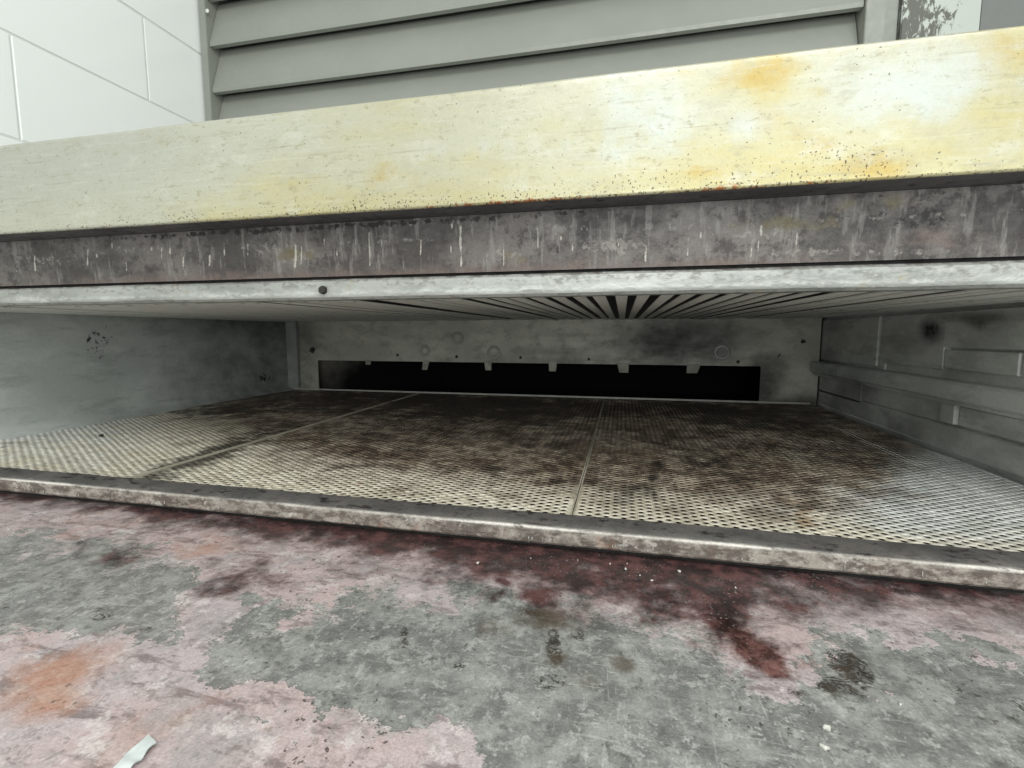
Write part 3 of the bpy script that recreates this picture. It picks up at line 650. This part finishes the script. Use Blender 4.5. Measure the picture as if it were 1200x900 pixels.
yel = np.clip(.9 - zn * .95, 0, 1) * np.interp(px, [0, 150, 300, 560, 640, 760, 850, 1000, 1200], [.15, .35, .85, .95, .75, .55, .85, .9, .5])
yel = np.maximum(yel, np.interp(px, [1080, 1150, 1200], [0, .5, .6])); yel = np.maximum(yel, np.interp(px, [200, 330, 480, 600], [0, .42, .42, .1]))
yel = np.maximum(yel, blob(qx, qy, 900, 90, 70, 40) * .6)
greyl = np.interp(px, [-50, 0, 150, 330, 450], [1, .95, .8, .3, 0]) * np.clip(.35 + zn, 0, 1)
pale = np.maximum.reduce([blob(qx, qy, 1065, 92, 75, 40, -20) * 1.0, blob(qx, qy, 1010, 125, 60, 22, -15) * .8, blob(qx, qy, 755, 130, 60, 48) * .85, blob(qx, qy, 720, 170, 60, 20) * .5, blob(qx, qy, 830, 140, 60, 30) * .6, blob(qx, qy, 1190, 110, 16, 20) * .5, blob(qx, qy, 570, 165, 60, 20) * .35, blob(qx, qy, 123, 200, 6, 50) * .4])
och = np.maximum.reduce([blob(qx, qy, 890, 76, 62, 22, -8) * .9, blob(qx, qy, 930, 162, 26, 14) * .65, blob(qx, qy, 1000, 192, 80, 18, -5) * .75, blob(qx, qy, 960, 100, 16, 10) * .5, blob(qx, qy, 1160, 60, 60, 30) * .6, blob(qx, qy, 900, 120, 60, 50) * .4, blob(qx, qy, 1120, 175, 90, 20) * .4, blob(qx, qy, 330, 215, 80, 8) * .4, blob(qx, qy, 830, 208, 50, 10) * .6, blob(qx, qy, 480, 215, 100, 20) * .35])
near = np.clip(1 - zn / .07, 0, 1)
rust = near * np.interp(px, [0, 380, 560, 620, 680, 760, 830, 900, 980, 1060, 1150], [0, .15, .6, .95, .6, .35, .75, .6, .55, .3, 0])
spk = np.clip(1 - zn / .22, 0, 1) * np.interp(px, [0, 150, 350, 560, 700, 850, 1000, 1100, 1200], [.3, .55, .8, 1, .9, .8, 1, .6, .2]) + .04
spk = np.maximum(spk, blob(px, py, 1010, 188, 80, 24) * .7); spk = np.maximum(spk, near * 1.0)
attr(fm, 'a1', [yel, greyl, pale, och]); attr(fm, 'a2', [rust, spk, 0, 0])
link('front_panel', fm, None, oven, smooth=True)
boxes('casing_back', [(XO0, XO1, YB + .347, YB + .355, -.40, .2485)], M['casing'], oven)

# ------------------------------------------------------------------ tiled side wall
XW = -1.36
wall = tag(boxes('wall', [(XW - .12, XW - .0022, -1.2, 1.62, -1.15, 1.60)], M['grout']), 'white glazed tile wall with thin grey joints beside the louvred vent', None, None, 'structure')
TLn, THt, J = .656, .2312, .003
k = 0; tiles = {}
for row in range(-1, 5):
    z0 = .672 + (row - 1) * THt
    yo = .8776 if row % 2 == 0 else 1.2056
    for c in range(-4, 2):
        y0 = yo + c * TLn; y1 = y0 + TLn
        a, b = max(y0 + J / 2, -1.19), min(y1 - J / 2, 1.60)
        if b - a < .03: continue
        key = round(b - a, 4)
        if key not in tiles:
            bm = bmesh.new(); box(bm, -.008, 0, 0, b - a, J / 2, THt - J / 2)
            bmesh.ops.bevel(bm, geom=[e for e in bm.edges if all(v.co.x > -.001 for v in e.verts)], offset=.0022, segments=2, affect='EDGES')
            me = bpy.data.meshes.new('tile'); bm.to_mesh(me); bm.free(); me.materials.append(M['tile']); tiles[key] = me
        o = link('tile', tiles[key], None, wall); o.location = (XW + random.uniform(-.0004, .0004), a, z0)

# ------------------------------------------------------------------ louvred vent standing on the oven
YL = 1.40; s = YL / 1.33
LX0, LX1 = -1.328, .548
vent = root('louvred_vent', (-.4, YL + .05, .25), 'grey metal vent with wide slanted blades above the yellowed oven front', 'vent')
boxes('frame_side', [(-1.354, LX0, YL - .004, YL + .10, .25, 1.42)], M['louver'], vent, .0015)
boxes('frame_side', [(LX1, .590, YL - .006, YL + .10, .25, 1.42)], M['louver'], vent, .0015)
boxes('frame_top', [(LX0 + .0005, LX1 - .0005, YL - .002, YL + .10, 1.392, 1.42)], M['louver'], vent, .0015)
boxes('back_plate', [(LX0 + .0005, LX1 - .0005, YL + .094, YL + .099, .252, 1.39)], M['louver_dark'], vent)
PZ = .142
th = .0018
pr = [(0.0, -.004), (-.0012, 0.006), (.046, .150), (.054, .150), (.054, .147), (.048, .146), (.0030, .0075), (.016, -.001), (.016, -.004)]
bm = bmesh.new(); nx = 30
X = np.linspace(LX0 + .002, LX1 - .002, nx)
V = [[bm.verts.new((x, YL + .004 + a, b + .0012 * math.sin(x * 3.1))) for a, b in pr] for x in X]
for i in range(nx - 1):
    for j in range(len(pr)):
        jj = (j + 1) % len(pr); bm.faces.new((V[i][j], V[i + 1][j], V[i + 1][jj], V[i][jj]))
bm.faces.new(V[0][::-1]); bm.faces.new(V[-1]); bmesh.ops.recalc_face_normals(bm, faces=bm.faces[:])
bme = bpy.data.meshes.new('blade'); bm.to_mesh(bme); bm.free(); bme.materials.append(M['louver'])
for i in range(-4, 3):
    z = .786 + i * PZ
    if z < .26 or z > 1.25: continue
    ob = link('blade', bme, None, vent, (0, 0, z)); ob.rotation_euler = (0, random.uniform(-.0012, .0012), 0)
p = ony(243, 13, YL - .004)
bm = bmesh.new(); bmesh.ops.create_uvsphere(bm, u_segments=12, v_segments=8, radius=1, matrix=Matrix.Translation((p[0], YL - .0045, p[2])) @ Matrix.Diagonal((.007, .004, .007, 1)))
me = bpy.data.meshes.new('screw'); bm.to_mesh(me); bm.free(); link('screw', me, M['screw'], vent, smooth=True)
# steel panels to the right of it
o = tag(boxes('steel_post', [(.5945, .630, YL + .025, YL + .07, .25, 1.42)], M['louver'], None, .002), 'narrow grey steel post between the vent and the scraped cabinet', 'post')
o = tag(boxes('painted_cabinet', [(.632, .792, YL + .012, YL + .07, .25, 1.42)], M['scraped'], None, .002), 'pale grey steel cabinet with scraped, flaking paint on one edge', 'cabinet')
o = tag(boxes('steel_cabinet', [(.795, 1.25, YL + .02, YL + .07, .25, 1.42)], M['louver_dark'], None, .002), 'plain dark grey steel cabinet beside the one with scraped paint', 'cabinet')

# ------------------------------------------------------------------ loose bits
def scrap(name, px_, label):
    Pp = [onz(x, y, ZA + .002) for x, y in px_]
    c = sum(Pp) / len(Pp); n, m = 14, 6
    a, b, cc, d = Pp; v = []; f = []
    for i in range(n):
        t = i / (n - 1)
        for j in range(m):
            u = j / (m - 1); q = (a * (1 - t) + b * t) * (1 - u) + (d * (1 - t) + cc * t) * u
            q = q + np.array([.0008 * math.sin(t * 9 + u * 3), .0008 * math.cos(t * 7), .0006 + .0007 * math.sin(t * 5 + .5) ** 2 + .0005 * u * u]); v.append(q - c)
    f = [(i * m + j, (i + 1) * m + j, (i + 1) * m + j + 1, i * m + j + 1) for i in range(n - 1) for j in range(m - 1)]
    nv = len(v); v += [p - np.array([0, 0, .0006]) for p in v]; f += [tuple(nv + k for k in reversed(q)) for q in f]
    o = link(name, pymesh(name, v, f), M['paper'], None, smooth=True); o.location = Vector(c) + Vector((0, 0, Z0)); return tag(o, label, 'scrap')
scrap('paper_scrap', [(172, 863), (130, 903), (152, 905), (182, 874)], 'torn strip of pale paper lying on the scorched shelf')
def lump(name, x, y, z, size, mat, label, cat, group=None, flat=.6, seed=0, lz=.0):
    random.seed(seed); c = onz(x, y, z); bm = bmesh.new(); bmesh.ops.create_icosphere(bm, subdivisions=2, radius=1)
    an = random.uniform(0, 3)
    for v in bm.verts:
        n = 1 + .35 * math.sin(v.co.x * 3.1 + seed) * math.cos(v.co.y * 2.7 + seed * 2) + .12 * random.uniform(-1, 1)
        v.co = Vector((v.co.x * n * size, v.co.y * n * size * .6, v.co.z * n * size * flat))
    lo = min(v.co.z for v in bm.verts)
    for v in bm.verts: v.co.z -= lo
    me = bpy.data.meshes.new(name); bm.to_mesh(me); bm.free()
    o = link(name, me, M[mat], None, smooth=True); o.location = Vector(c) + Vector((0, 0, Z0 + lz)); o.rotation_euler = (0, 0, an)
    return tag(o, label, cat, group)
lump('crumb', 969, 856, ZA, .0024, 'crumb', 'larger of two pale crumbs beside the scribbled burn mark on the shelf', 'crumb', None, .8, 1)
lump('crumb', 966, 878, ZA, .0024, 'crumb', 'long pale crumb lying just in front of the larger crumb on the shelf', 'crumb', None, .6, 2)
lump('crumb', 1055, 827, ZA, .0011, 'crumb', 'tiny white crumb alone on the bare grey shelf metal', 'crumb', None, .8, 3)
G = 'tiny white crumbs under the sill'
for i, (x, y) in enumerate([(677, 657), (715, 662), (733, 668), (750, 675), (764, 681), (796, 671), (735, 661), (862, 690), (560, 661), (622, 655)]):
    lump('white_fleck', x, y, ZA, .0009 + .0004 * (i % 3), 'crumb', 'tiny white fleck on the dark greasy band under the sill', 'crumb', G, .7, 10 + i)
for x, y, sz, lab, sd_ in [(119, 512, .0062, 'black burnt crumb lying on the pale perforated floor plate', 5), (116, 467, .009, 'flat black burnt flake by the smoked side wall', 6), (211, 468, .007, 'small black burnt flake deeper in by the smoked side wall', 8)]:
    lump('burnt_crumb', x, y, ZF + .001, sz, 'black', lab, 'crumb', None, .35, sd_)
for o in bpy.data.objects:
    if '_r' in o: del o['_r']
